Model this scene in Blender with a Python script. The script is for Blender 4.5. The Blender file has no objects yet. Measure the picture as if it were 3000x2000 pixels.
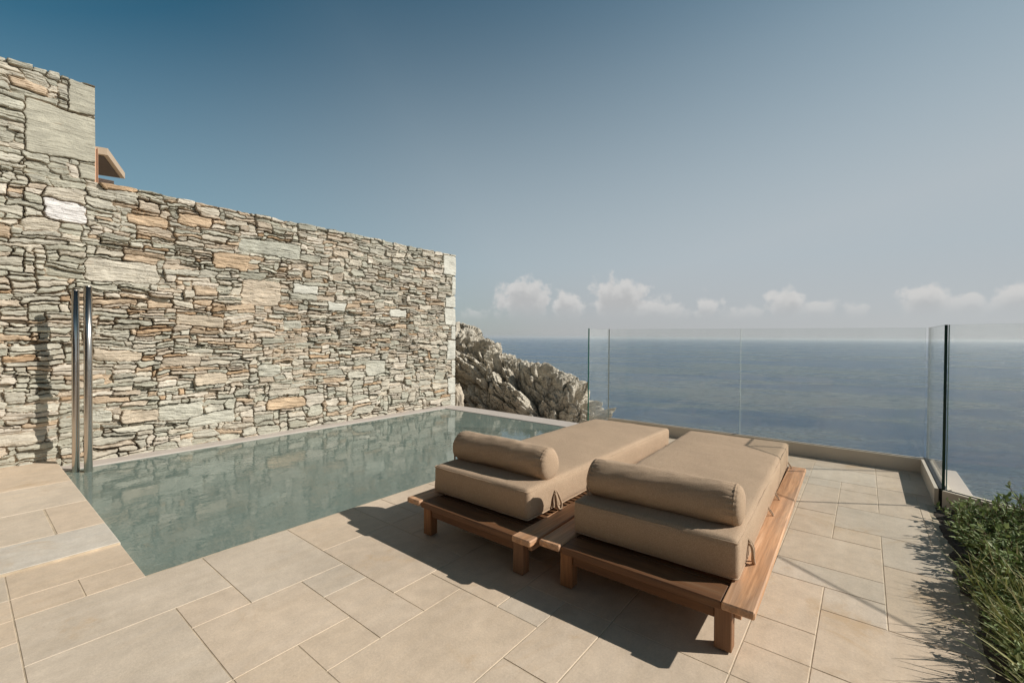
import bpy, math, random
import numpy as np
from mathutils import Vector, Matrix, Euler
random.seed(7); rng = np.random.default_rng(11)
S = bpy.context.scene
COL = S.collection
# ------------------------------------------------------------------ camera
F_PX = 1300.0; CAM_H = 1.2
yaw = math.atan(1034/F_PX); pitch = -math.atan(14.5/F_PX); roll = .0077
Fw = Vector((math.cos(yaw)*math.cos(pitch), math.sin(yaw)*math.cos(pitch), math.sin(pitch)))
Rt = Fw.cross(Vector((0,0,1))).normalized(); Up = Rt.cross(Fw)
R2 = Rt*math.cos(roll)+Up*math.sin(roll); U2 = Up*math.cos(roll)-Rt*math.sin(roll)
cd = bpy.data.cameras.new('camera'); cam = bpy.data.objects.new('camera', cd); COL.objects.link(cam)
cd.sensor_width = 36; cd.lens = 36*F_PX/3000; cd.clip_start = .02; cd.clip_end = 120000
M4 = Matrix((R2, U2, -Fw)).transposed().to_4x4(); M4.translation = Vector((0,0,CAM_H))
cam.matrix_world = M4
S.camera = cam
# ------------------------------------------------------------------ light and exposure
SUN_EL = math.radians(33.6); SUN_AZ = math.atan2(-.835, .55)          # azimuth from +X
sund = Vector((math.cos(SUN_EL)*math.cos(SUN_AZ), math.cos(SUN_EL)*math.sin(SUN_AZ), math.sin(SUN_EL)))
ld = bpy.data.lights.new('sun', 'SUN'); ld.energy = 5.0; ld.angle = math.radians(.55); ld.color = (1, .955, .885)
sun = bpy.data.objects.new('sun', ld); COL.objects.link(sun); sun.rotation_euler = sund.to_track_quat('Z','Y').to_euler()
sun.location = (5, -8, 8)
S.view_settings.view_transform = 'Standard'; S.view_settings.look = 'None'
S.view_settings.exposure = 0; S.view_settings.gamma = 1
S.view_settings.use_curve_mapping = False

class NT:
    def __init__(s, tree): s.t = tree; s.n = tree.nodes; s.l = tree.links
    def node(s, typ, ins=None, **kw):
        n = s.n.new(typ)
        for k, v in kw.items(): setattr(n, k, v)
        for k, v in (ins or {}).items(): s.set(n.inputs[k], v)
        return n
    def set(s, sock, v):
        if isinstance(v, bpy.types.NodeSocket): s.l.new(v, sock)
        else:
            if sock.type == 'RGBA' and not isinstance(v, (int, float)) and len(v) == 3: v = (*v, 1)
            sock.default_value = v
    def m(s, op, a, b=0.0, c=None, clamp=False):
        n = s.node('ShaderNodeMath', {0: a, 1: b}, operation=op); n.use_clamp = clamp
        if c is not None: s.set(n.inputs[2], c)
        return n.outputs[0]
    def mr(s, v, a, b, c=0.0, d=1.0, smooth=False):
        n = s.node('ShaderNodeMapRange', {'Value': v, 'From Min': a, 'From Max': b, 'To Min': c, 'To Max': d})
        if smooth: n.interpolation_type = 'SMOOTHSTEP'
        return n.outputs[0]
    def mix(s, f, a, b, mode='MIX'):
        n = s.n.new('ShaderNodeMix'); n.data_type = 'RGBA'; n.blend_type = mode
        s.set(n.inputs[0], f); s.set(n.inputs[6], a); s.set(n.inputs[7], b); return n.outputs[2]
    def noise(s, vec, scale, detail=4, rough=.55, dist=0.0, out='Fac'):
        n = s.node('ShaderNodeTexNoise', {'Scale': scale, 'Detail': detail, 'Roughness': rough, 'Distortion': dist})
        if vec is not None: s.l.new(vec, n.inputs['Vector'])
        return n.outputs[out]
    def mapping(s, vec, scale=(1,1,1), rot=(0,0,0), loc=(0,0,0)):
        return s.node('ShaderNodeMapping', {'Vector': vec, 'Scale': scale, 'Rotation': rot, 'Location': loc}).outputs[0]
    def ramp(s, fac, stops):
        n = s.n.new('ShaderNodeValToRGB'); s.l.new(fac, n.inputs[0]); e = n.color_ramp.elements
        while len(e) < len(stops): e.new(.5)
        for q, (p, c) in zip(e, stops): q.position = p; q.color = (*c, 1) if len(c) == 3 else c
        return n.outputs[0]

# ------------------------------------------------------------------ world: physical sky with a bank of cumulus on the horizon
W = bpy.data.worlds.new('World'); S.world = W; W.use_nodes = True
w = NT(W.node_tree); w.n.clear()
sky = w.node('ShaderNodeTexSky', sky_type='NISHITA'); sky.sun_disc = False
sky.sun_elevation = SUN_EL; sky.sun_rotation = math.pi/2 - SUN_AZ
sky.altitude = 50; sky.air_density = 1.0; sky.dust_density = 0.5; sky.ozone_density = 3.0
SKY_STR = .10
tc = w.node('ShaderNodeTexCoord').outputs['Generated']
sp = w.node('ShaderNodeSeparateXYZ', {0: tc})
vx, vy, vz = sp.outputs
az = w.m('MULTIPLY', w.m('ARCTAN2', vy, vx), 57.2958)
hor = w.m('SQRT', w.m('ADD', w.m('MULTIPLY', vx, vx), w.m('MULTIPLY', vy, vy)))
el = w.m('MULTIPLY', w.m('ARCTAN2', vz, hor), 57.2958)
deep = w.node('ShaderNodeVectorMath', {0: sky.outputs[0], 1: (.37,.74,.66)}, operation='MULTIPLY').outputs[0]
deep = w.node('ShaderNodeVectorMath', {0: deep, 1: w.mr(el, 38, 58, 1, .28, smooth=True)}, operation='MULTIPLY').outputs[0]
# haze: thick low down and towards the sun
sdot = w.node('ShaderNodeVectorMath', {0: tc, 1: tuple(sund)}, operation='DOT_PRODUCT').outputs['Value']
hz = w.m('ADD', w.mr(el, 0, 44.5, 1, 0, smooth=True), w.m('ADD', w.m('MULTIPLY', w.m('SUBTRACT', sdot, .15), w.mr(el, 30, 55, .42, .06)), w.m('MULTIPLY', w.m('MINIMUM', sdot, 0.0), .45)), clamp=True)
hz = w.m('MINIMUM', hz, .97)
hcol = w.mix(w.mr(el, 0, 9, 0, 1), w.mix(w.mr(sdot, -.1, .55, 0, 1), (4.3,4.3,4.35), (4.95,5.0,5.1)), (4.45,4.97,5.35))
base = w.mix(hz, deep, hcol)
def pxdir(x, y):
    d = Fw*F_PX + R2*(x-1500) - U2*(y-1000)
    return math.degrees(math.atan2(d.y, d.x)), math.degrees(math.atan2(d.z, math.hypot(d.x, d.y)))
blobs = [(1535,872,80,50,1.25),(1400,925,90,30,.6),(1660,893,55,36,1.1),(1815,868,85,50,1.25),(1905,900,110,40,1.0),(2075,892,42,28,.95),(2160,915,120,22,.8),
         (2300,880,62,34,1.15),(2390,903,90,28,.95),(2500,905,60,26,.85),(2710,872,80,40,1.2),(2820,892,90,34,1.1),(2985,868,95,42,1.2),(3300,880,300,50,1),(3900,900,400,60,1),(1100,880,200,45,.9),(600,900,300,50,.8)]
def cloud_density(elv):
    cv = w.node('ShaderNodeCombineXYZ', {0: az, 1: elv, 2: 0.0}).outputs[0]
    nn = w.noise(cv, .55, 7, .56); field = None
    for (px, py, rx, ry, amp) in blobs:
        a0, e0 = pxdir(px, py); a1, _ = pxdir(px+rx, py); _, e1 = pxdir(px, py-ry)
        da = w.m('DIVIDE', w.m('SUBTRACT', az, a0), max(.5, abs(a1-a0)))
        de = w.m('DIVIDE', w.m('SUBTRACT', elv, e0), max(.3, abs(e1-e0)))
        de = w.m('MULTIPLY', de, w.mr(de, -.1, .1, .45, 1.0))
        r2 = w.m('ADD', w.m('MULTIPLY', da, da), w.m('MULTIPLY', de, de))
        b_ = w.m('MULTIPLY', w.m('POWER', 2.718, w.m('MULTIPLY', r2, -.8)), amp)
        field = b_ if field is None else w.m('MAXIMUM', field, b_)
    return w.m('ADD', field, w.m('MULTIPLY', w.m('SUBTRACT', nn, .5), 1.7))
dens = cloud_density(el); above = cloud_density(w.m('ADD', el, .95))
cm = w.mr(dens, .40, .80, 0, 1, smooth=True)
lit = w.mr(above, .35, 1.25, 1, .12, smooth=True)
cm = w.m('MULTIPLY', cm, w.mr(el, 1.6, 4.6, 0, .95, smooth=True))
ccol = w.mix(lit, (4.5, 4.55, 4.6), (6.2, 6.15, 6.05))
out = w.mix(cm, base, ccol)
bg = w.node('ShaderNodeBackground', {'Color': out, 'Strength': SKY_STR})
wo = w.node('ShaderNodeOutputWorld', {'Surface': bg.outputs[0]})

# ------------------------------------------------------------------ helpers
def link(o, parent=None):
    COL.objects.link(o)
    if parent: o.parent = parent
    return o
def tag(o, label=None, cat=None, group=None, kind=None):
    for k, v in (('label', label), ('category', cat), ('group', group), ('kind', kind)):
        if v: o[k] = v
    return o
def empty(name, loc=(0,0,0), rz=0, label=None, cat=None, group=None):
    o = bpy.data.objects.new(name, None); o.location = loc; o.rotation_euler = (0,0,rz); o.empty_display_size = .1
    link(o); return tag(o, label, cat, group)
def mesh_np(name, V, Fc, mat, parent=None, smooth=False, col=None, attr='tint'):
    """V (n,3) array, Fc list/array of polys of one length"""
    me = bpy.data.meshes.new(name); V = np.asarray(V, dtype=np.float32); Fc = np.asarray(Fc, dtype=np.int32)
    k = Fc.shape[1]
    me.vertices.add(len(V)); me.vertices.foreach_set('co', V.ravel())
    me.loops.add(Fc.size); me.loops.foreach_set('vertex_index', Fc.ravel())
    me.polygons.add(len(Fc)); me.polygons.foreach_set('loop_start', np.arange(0, Fc.size, k, dtype=np.int32))
    me.polygons.foreach_set('loop_total', np.full(len(Fc), k, dtype=np.int32))
    me.update(calc_edges=True)
    me.polygons.foreach_set('use_smooth', np.full(len(Fc), bool(smooth)))
    if col is not None:
        a = me.color_attributes.new(attr, 'FLOAT_COLOR', 'POINT')
        c = np.ones((len(V),4), np.float32); c[:, :3] = col; a.data.foreach_set('color', c.ravel())
    me.materials.append(mat); me.validate()
    return link(bpy.data.objects.new(name, me), parent)
class MB:
    def __init__(s): s.v = []; s.f = []
    def box(s, x0, x1, y0, y1, z0, z1, bev=0.0):
        b = len(s.v)
        if bev <= 0:
            s.v += [(x,y,z) for z in (z0,z1) for x,y in ((x0,y0),(x1,y0),(x1,y1),(x0,y1))]
            s.f += [tuple(b+i for i in q) for q in ((3,2,1,0),(4,5,6,7),(0,1,5,4),(1,2,6,5),(2,3,7,6),(3,0,4,7))]
            return
        # chamfered box: three rings
        c = bev
        def ring(z, i): return [(x0+i,y0,z),(x1-i,y0,z),(x1,y0+i,z),(x1,y1-i,z),(x1-i,y1,z),(x0+i,y1,z),(x0,y1-i,z),(x0,y0+i,z)]
        def inner(z): return [(x0+c,y0+c,z),(x1-c,y0+c,z),(x1-c,y0+c,z),(x1-c,y1-c,z),(x1-c,y1-c,z),(x0+c,y1-c,z),(x0+c,y1-c,z),(x0+c,y0+c,z)]
        rings = [inner(z0), ring(z0+c,c), ring(z1-c,c), inner(z1)]
        for r in rings: s.v += r
        for k in range(3):
            for i in range(8):
                j = (i+1) % 8; s.f.append((b+k*8+i, b+k*8+j, b+(k+1)*8+j, b+(k+1)*8+i))
        s.f.append(tuple(b+24+i for i in (0,2,4,6))); s.f.append(tuple(b+i for i in (6,4,2,0)))
    def quad(s, *p):
        b = len(s.v); s.v += list(p); s.f.append((b,b+1,b+2,b+3))
    def tube(s, pts, r, seg=10, cap=True):
        pts = [Vector(p) for p in pts]; n = len(pts); b = len(s.v)
        rs = r if isinstance(r, (list,tuple)) else [r]*n
        up = Vector((.13,.27,1)).normalized(); prev = None
        for i, p in enumerate(pts):
            t = (pts[min(i+1,n-1)]-pts[max(i-1,0)]).normalized()
            a = (prev if prev is not None else up.cross(t)); a = (a - t*a.dot(t))
            if a.length < 1e-5: a = Vector((1,0,0)).cross(t)
            a.normalize(); prev = a; c = t.cross(a)
            for k in range(seg):
                q = 2*math.pi*k/seg; s.v.append(tuple(p + (a*math.cos(q)+c*math.sin(q))*rs[i]))
        for i in range(n-1):
            for k in range(seg):
                k2 = (k+1) % seg; s.f.append((b+i*seg+k, b+i*seg+k2, b+(i+1)*seg+k2, b+(i+1)*seg+k))
        if cap:
            s.f.append(tuple(b+k for k in reversed(range(seg)))); s.f.append(tuple(b+(n-1)*seg+k for k in range(seg)))
    def build(s, name, mat, parent=None, smooth=False, mats=None, midx=None):
        me = bpy.data.meshes.new(name); me.from_pydata([tuple(v) for v in s.v], [], s.f); me.update()
        for m in ([mat] if mats is None else mats): me.materials.append(m)
        if midx: 
            for p, i in zip(me.polygons, midx): p.material_index = i
        me.validate(clean_customdata=False)
        for p in me.polygons: p.use_smooth = bool(smooth)
        return link(bpy.data.objects.new(name, me), parent)
# --- numpy noises
LAT2 = rng.random((256,256)); LAT3 = rng.random((64,64,64))
def sm(t): return t*t*t*(t*(t*6-15)+10)
def n2d(x, y, ox=0, oy=0):
    x = np.asarray(x)+ox+1000; y = np.asarray(y)+oy+1000
    xi = np.floor(x).astype(int); yi = np.floor(y).astype(int); fx = sm(x-xi); fy = sm(y-yi)
    a = LAT2[xi&255, yi&255]; b = LAT2[(xi+1)&255, yi&255]; c = LAT2[xi&255, (yi+1)&255]; d = LAT2[(xi+1)&255, (yi+1)&255]
    return (a*(1-fx)+b*fx)*(1-fy)+(c*(1-fx)+d*fx)*fy
def f2d(x, y, o=4, ox=0, g=.5):
    r = 0; a = 1; t = 0
    for k in range(o): r = r + a*n2d(x*2**k, y*2**k, ox+17.3*k, 9.1*k); t += a; a *= g
    return r/t
def n3d(P):
    P = P+500.; I = np.floor(P).astype(int); f = sm(P-I); r = 0
    for dx in (0,1):
        for dy in (0,1):
            for dz in (0,1):
                wgt = (f[:,0] if dx else 1-f[:,0])*(f[:,1] if dy else 1-f[:,1])*(f[:,2] if dz else 1-f[:,2])
                r = r + wgt*LAT3[(I[:,0]+dx)&63, (I[:,1]+dy)&63, (I[:,2]+dz)&63]
    return r
def f3d(P, o=4, g=.5, ridged=False):
    r = 0; a = 1; t = 0
    for k in range(o):
        v = n3d(P*2**k+13.7*k)
        if ridged: v = 1-np.abs(2*v-1)
        r = r+a*v; t += a; a *= g
    return r/t

# ------------------------------------------------------------------ materials
def newmat(name):
    m = bpy.data.materials.new(name); m.use_nodes = True; t = NT(m.node_tree); t.n.clear()
    o = t.node('ShaderNodeOutputMaterial'); p = t.node('ShaderNodeBsdfPrincipled'); t.l.new(p.outputs[0], o.inputs[0])
    return m, t, p, o
def bump(t, p, h, strength=.5, dist=.01):
    b = t.node('ShaderNodeBump', {'Height': h, 'Strength': strength, 'Distance': dist}); t.l.new(b.outputs[0], p.inputs['Normal'])
def objco(t): return t.node('ShaderNodeTexCoord').outputs['Object']
def mat_simple(name, c, rough=.6, metal=0, vary=.12, scale=8, bs=.15):
    m, t, p, o = newmat(name); co = objco(t)
    n = t.noise(co, scale, 5, .6)
    k = t.mr(n, .3, .7, 1-vary, 1+vary)
    cc = t.node('ShaderNodeVectorMath', {0: c, 1: k}, operation='MULTIPLY') 
    t.l.new(cc.outputs[0], p.inputs['Base Color']); p.inputs['Roughness'].default_value = rough; p.inputs['Metallic'].default_value = metal
    bump(t, p, t.noise(co, scale*8, 4, .6), bs, .004)
    return m
def mat_stone():
    m, t, p, o = newmat('schist_stone'); co = objco(t)
    at = t.node('ShaderNodeAttribute', attribute_name='tint'); base = at.outputs['Color']
    warp = t.noise(co, 3, 3, .5, out='Color')
    v = t.node('ShaderNodeVectorMath', {0: co, 1: t.node('ShaderNodeVectorMath', {0: warp, 1: (.06,.06,.10)}, operation='MULTIPLY').outputs[0]}, operation='ADD').outputs[0]
    st = t.noise(t.mapping(v, scale=(5,5,46)), 1, 6, .65)
    st2 = t.noise(t.mapping(v, scale=(14,14,120)), 1, 4, .6)
    blot = t.noise(v, 7, 5, .6); rust = t.noise(t.mapping(v, scale=(3,3,9)), 1, 5, .65)
    k = t.m('MULTIPLY', t.mr(st, .3, .7, .72, 1.22), t.mr(st2, .3, .7, .88, 1.12))
    k = t.m('MULTIPLY', k, t.mr(blot, .3, .7, .86, 1.12))
    c = t.node('ShaderNodeVectorMath', {0: base, 1: k}, operation='MULTIPLY').outputs[0]
    rs = t.mr(rust, .60, .78, 0, .35, smooth=True)
    c = t.mix(rs, c, (.40,.25,.13))
    t.l.new(c, p.inputs['Base Color']); p.inputs['Roughness'].default_value = .86; p.inputs['Specular IOR Level'].default_value = .25
    h = t.m('ADD', t.m('MULTIPLY', st, .7), t.m('ADD', t.m('MULTIPLY', st2, .4), t.m('MULTIPLY', t.noise(co, 60, 4, .6), .35)))
    bump(t, p, h, .9, .012); return m
def mat_paver():
    m, t, p, o = newmat('limestone_paving'); co = objco(t)
    base = t.node('ShaderNodeAttribute', attribute_name='tint').outputs['Color']
    a = t.noise(t.mapping(co, scale=(1,1,1)), 1.7, 6, .62, .4); b = t.noise(co, 14, 5, .65); c3 = t.noise(co, 110, 3, .7)
    k = t.m('MULTIPLY', t.mr(a, .3, .7, .87, 1.09), t.m('MULTIPLY', t.mr(b, .3, .7, .91, 1.07), t.mr(c3, .3, .72, .90, 1.07)))
    c = t.node('ShaderNodeVectorMath', {0: base, 1: k}, operation='MULTIPLY').outputs[0]
    stn = t.noise(co, 2.3, 6, .7, .8); sk = t.noise(t.mapping(co, scale=(1.5,14,1)), 1, 5, .6, .4); c = t.mix(t.mr(sk, .35, .7, 0, .28), c, t.node('ShaderNodeVectorMath', {0: c, 1: (.86,.80,.70)}, operation='MULTIPLY').outputs[0])
    c = t.mix(t.mr(stn, .56, .72, 0, .5, smooth=True), c, (.50,.33,.17))
    vo = t.node('ShaderNodeTexVoronoi', {'Vector': co, 'Scale': 17.0, 'Randomness': 1.0}); 
    dots = t.mr(t.m('ADD', vo.outputs['Distance'], t.m('MULTIPLY', t.noise(co, 3, 2), .12)), .045, .085, 1, 0)
    dots = t.m('MULTIPLY', dots, t.mr(t.noise(co, 5.1, 2), .52, .60, 0, .55))
    c = t.mix(dots, c, (.22,.16,.10))
    t.l.new(c, p.inputs['Base Color']); t.l.new(t.mr(b, .3, .7, .62, .8), p.inputs['Roughness']); p.inputs['Specular IOR Level'].default_value = .3
    h = t.m('ADD', t.m('MULTIPLY', b, .6), t.m('MULTIPLY', c3, .25)); h = t.m('SUBTRACT', h, t.m('MULTIPLY', dots, .3))
    bump(t, p, h, .35, .006); return m
def mat_wood(axis, name, tone=1.0, stops=None, stain=None):
    m, t, p, o = newmat(name); co = objco(t)
    sc = [30,30,30]; sc[axis] = 1.6
    st = t.noise(t.mapping(co, scale=sc), 1, 6, .6, .6)
    sc2 = [140,140,140]; sc2[axis] = 4
    fine = t.noise(t.mapping(co, scale=sc2), 1, 3, .6)
    sc3 = [9,9,9]; sc3[axis] = .9
    big = t.noise(t.mapping(co, scale=sc3), 1, 4, .6, 1.2)
    c = t.ramp(st, [(p_, c_) for p_, c_ in zip((.28,.5,.72), stops)] if stops else [(.28,(.24*tone,.095*tone,.036*tone)),(.5,(.42*tone,.19*tone,.08*tone)),(.72,(.60*tone,.32*tone,.15*tone))])
    c = t.mix(t.mr(big, .46, .62, 0, .6, smooth=True), c, stain or (.25*tone,.15*tone,.095*tone))
    k = t.mr(fine, .3, .7, .86, 1.1)
    c = t.node('ShaderNodeVectorMath', {0: c, 1: k}, operation='MULTIPLY').outputs[0]
    t.l.new(c, p.inputs['Base Color']); t.l.new(t.mr(st, .3, .7, .5, .7), p.inputs['Roughness']); p.inputs['Specular IOR Level'].default_value = .35
    bump(t, p, t.m('ADD', st, t.m('MULTIPLY', fine, .6)), .35, .003); return m
def mat_fabric():
    m, t, p, o = newmat('taupe_fabric'); co = objco(t)
    w1 = t.node('ShaderNodeTexWave', {'Vector': co, 'Scale': 90.0, 'Distortion': 1.5, 'Detail': 2.0}, wave_type='BANDS', bands_direction='X').outputs['Fac']
    w2 = t.node('ShaderNodeTexWave', {'Vector': co, 'Scale': 90.0, 'Distortion': 1.5, 'Detail': 2.0}, wave_type='BANDS', bands_direction='Y').outputs['Fac']
    w3 = t.node('ShaderNodeTexWave', {'Vector': co, 'Scale': 90.0, 'Distortion': 1.5, 'Detail': 2.0}, wave_type='BANDS', bands_direction='Z').outputs['Fac']
    th = t.m('ADD', t.m('ADD', w1, w2), w3)
    mel = t.noise(co, 240, 3, .7); lg = t.noise(co, 3, 4, .6)
    c = t.ramp(mel, [(.3,(.37,.258,.170)),(.55,(.475,.342,.232)),(.75,(.57,.425,.30))])
    k = t.mr(lg, .3, .7, .93, 1.06)
    c = t.node('ShaderNodeVectorMath', {0: c, 1: k}, operation='MULTIPLY').outputs[0]
    t.l.new(c, p.inputs['Base Color']); p.inputs['Roughness'].default_value = .95; p.inputs['Specular IOR Level'].default_value = .12
    p.inputs['Sheen Weight'].default_value = .03; p.inputs['Sheen Roughness'].default_value = .5
    h = t.m('ADD', t.m('MULTIPLY', th, .3), t.m('MULTIPLY', mel, .8)); h = t.m('ADD', h, t.m('MULTIPLY', t.noise(co, 13, 4, .55, 1.0), 2.2))
    bump(t, p, h, .35, .004); return m
def mat_water():
    m, t, p, o = newmat('pool_water'); co = objco(t)
    l1 = t.noise(t.mapping(co, scale=(1,1.0,1)), .55, 3, .5)
    c = t.mix(t.mr(l1, .3, .7, 0, 1), (.175,.240,.215), (.215,.265,.232))
    t.l.new(c, p.inputs['Base Color']); p.inputs['Roughness'].default_value = .015; p.inputs['IOR'].default_value = 1.95
    wv = t.noise(t.mapping(co, scale=(1.0,1.6,1), rot=(0,0,.35)), 5.5, 3, .5, .6)
    wv2 = t.noise(t.mapping(co, scale=(1.0,1.4,1), rot=(0,0,-.3)), 16, 2, .5, .3)
    amp = t.mr(t.noise(co, .8, 2), .35, .65, .5, 1)
    h = t.m('MULTIPLY', t.m('ADD', wv, t.m('MULTIPLY', wv2, .22)), amp)
    bump(t, p, h, .12, .02)
    tr = t.node('ShaderNodeBsdfTransparent', {'Color': (.62,.86,.82)}); mx = t.node('ShaderNodeMixShader', {0: .14, 1: p.outputs[0], 2: tr.outputs[0]}); t.l.new(mx.outputs[0], o.inputs[0]); return m
def rs(t, co, ang, sx, sy): return t.mapping(t.mapping(co, rot=(0,0,-ang)), scale=(sx,sy,1))
def mat_sea():
    m, t, p, o = newmat('sea_water'); co = objco(t)
    bd = t.noise(rs(t,co,.45,2.4,1), .0036, 5, .6, .6)
    bd2 = t.noise(rs(t,co,.25,2.6,1), .016, 5, .65, .3)
    slick = t.m('ADD', t.m('MULTIPLY', bd, .65), t.m('MULTIPLY', bd2, .35))
    s = t.mr(slick, .42, .60, 0, 1, smooth=True)
    rip = t.mr(t.noise(rs(t,co,.35,2.2,.6), .12, 5, .7), .35, .65, -.25, .25); s = t.m('ADD', s, rip, clamp=True)  # light and dark of the ripple facets mixed into the base colour
    c = t.mix(s, (.008,.135,.29), (.22,.29,.32)); t.l.new(c, p.inputs['Base Color'])
    t.l.new(t.mr(s, 0, 1, .16, .30), p.inputs['Roughness']); p.inputs['IOR'].default_value = 1.333
    w1 = t.noise(rs(t,co,.35,2.0,.75), .26, 6, .65, .3)
    w2 = t.noise(rs(t,co,.15,2.0,.8), 1.0, 4, .6, .3)
    h = t.m('ADD', w1, t.m('MULTIPLY', w2, .25))
    bump(t, p, h, 1.0, 7.0); return m
def mat_glass(name, tint, refl=1.0):
    m, t, p, o = newmat(name); t.n.remove(p)
    tr = t.node('ShaderNodeBsdfTransparent', {'Color': tint}); g = t.node('ShaderNodeBsdfGlossy', {'Color': (1,1,1), 'Roughness': .01})
    bf = t.node('ShaderNodeNewGeometry').outputs['Backfacing']
    fr = t.node('ShaderNodeFresnel', {'IOR': t.mr(bf, 0, 1, 1.42, 1/1.42)}).outputs[0]
    fr = t.m('MULTIPLY', fr, refl)
    mx = t.node('ShaderNodeMixShader', {0: fr, 1: tr.outputs[0], 2: g.outputs[0]})
    df = t.node('ShaderNodeBsdfDiffuse', {'Color': (.85,.83,.78)}); co = objco(t)
    milky = t.mr(t.noise(t.mapping(co, scale=(1,1,.35)), 5, 5, .65), .3, .75, .018, .05)  # uneven share of white diffuse that gives the panes a milky look
    m2 = t.node('ShaderNodeMixShader', {0: milky, 1: mx.outputs[0], 2: df.outputs[0]}); t.l.new(m2.outputs[0], o.inputs[0]); return m
def mat_leaf(name, c1, c2, c3):
    m, t, p, o = newmat(name); at = t.node('ShaderNodeAttribute', attribute_name='tint').outputs['Fac']
    c = t.ramp(at, [(0,c1),(.5,c2),(1,c3)]); t.l.new(c, p.inputs['Base Color']); p.inputs['Roughness'].default_value = .6
    p.inputs['Specular IOR Level'].default_value = .25
    tl = t.node('ShaderNodeBsdfTranslucent', {'Color': c}); mx = t.node('ShaderNodeMixShader', {0: .22, 1: p.outputs[0], 2: tl.outputs[0]})
    t.l.new(mx.outputs[0], o.inputs[0]); return m
M_STONE = mat_stone(); M_PAVER = mat_paver(); M_FAB = mat_fabric(); M_WATER = mat_water(); M_SEA = mat_sea()
M_WX = mat_wood(0, 'teak_along', 1.0, [(.36,.18,.085),(.60,.33,.175),(.76,.47,.28)], (.38,.24,.155)); M_WY = mat_wood(1, 'teak_across_stain_shade', .40); M_WZ = mat_wood(2, 'teak_upright_shade', .72)  # end boards stained and shaded by colour, uprights shaded, sides as in sun
M_GROUT = mat_simple('grout', (.52,.42,.30), .9, vary=.3, scale=9)
M_PLASTER = mat_simple('pale_plaster', (.50,.44,.39), .75, vary=.06, scale=5)
M_KERB = mat_simple('kerb_plaster', (.64,.55,.44), .6, vary=.05, scale=4)
M_GASKET = mat_simple('black_gasket', (.015,.014,.013), .5)
M_STEEL = mat_simple('polished_steel', (.58,.53,.48), .22, 1, vary=.05, bs=.02)
M_GLASS = mat_glass('fence_glass', (.985,.995,.99), .8)
M_EDGE = mat_simple('green_glass_edge', (.015,.27,.19), .15, vary=.1, bs=.0)
M_EDGED = mat_simple('dark_glass_edge', (.02,.055,.045), .15, vary=.1, bs=.0)
M_EDGEP = mat_simple('pale_glass_edge', (.38,.42,.38), .2, vary=.1, bs=.0)
M_SOIL = mat_simple('dark_soil', (.06,.042,.028), .95, vary=.3, scale=20, bs=.8)
M_TAN = mat_simple('tan_render', (.52,.39,.27), .7, vary=.04)
M_DARKW = mat_simple('dark_soffit', (.10,.065,.045), .7)
M_STEM = mat_simple('plant_stem', (.16,.10,.055), .8)

# ------------------------------------------------------------------ sea, ground
b = MB(); R = 60000
b.quad((-R,-R,-42),(R,-R,-42),(R,R,-42),(-R,R,-42)); tag(b.build('sea', M_SEA), kind='structure')

# ------------------------------------------------------------------ deck of limestone slabs in a 22 cm module
def XL(i): return .15+.2245*i
YLs = [2.77,2.56,2.35,2.135,1.925,1.705,1.49,1.265,1.045,.82,.595,.365,.14,-.09,-.32]
def YL(j):
    if 0 <= j < len(YLs): return YLs[j]
    return 2.77-.2207*j
rects = [(0,3,0,2),(3,5,0,3),(2,3,2,3),(0,2,2,5),(2,4,3,5),(4,5,3,4),(4,5,4,6),(3,4,5,6),(5,7,0,2),(5,7,2,5),(5,6,5,6),(3,6,6,8),
 (6,8,5,7),(7,8,0,2),(7,8,2,3),(6,7,7,8),(5,7,8,9),(8,10,0,2),(7,8,11,12),(5,7,9,11),(7,9,7,9),(7,10,9,11),(8,9,11,12),(9,11,11,12),
 (8,10,12,14),(10,11,12,13),(11,12,11,13),(12,14,11,13),(10,13,13,15),(13,15,13,15),(14,15,12,13),(14,16,11,12),(15,17,12,14),(16,19,11,12),(17,19,12,13),(19,20,12,13),
 (20,22,11,13),(17,20,13,14),(20,22,13,15),(8,11,2,4),(0,2,5,7),(2,3,5,7)]
GI0, GI1, GJ0, GJ1 = -14, 24, 0, 27
occ = np.zeros((GI1-GI0, GJ1-GJ0), bool)
def free(i0,i1,j0,j1): return i0>=GI0 and i1<=GI1 and j0>=GJ0 and j1<=GJ1 and not occ[i0-GI0:i1-GI0, j0-GJ0:j1-GJ0].any()
good = []
for r in rects:
    if free(*r): good.append(r); occ[r[0]-GI0:r[1]-GI0, r[2]-GJ0:r[3]-GJ0] = True
for j in range(GJ0, GJ1):
    for i in range(GI0, GI1):
        if occ[i-GI0, j-GJ0]: continue
        opts = [(2,2),(3,2),(2,1),(1,2),(2,3),(1,1),(3,2)]; random.shuffle(opts); opts.append((1,1))
        for a, c in opts:
            if free(i,i+a,j,j+c): good.append((i,i+a,j,j+c)); occ[i-GI0:i+a-GI0, j-GJ0:j+c-GJ0] = True; break
PV = [(XL(a), XL(b_), YL(d), YL(c)) for a,b_,c,d in good]
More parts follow.
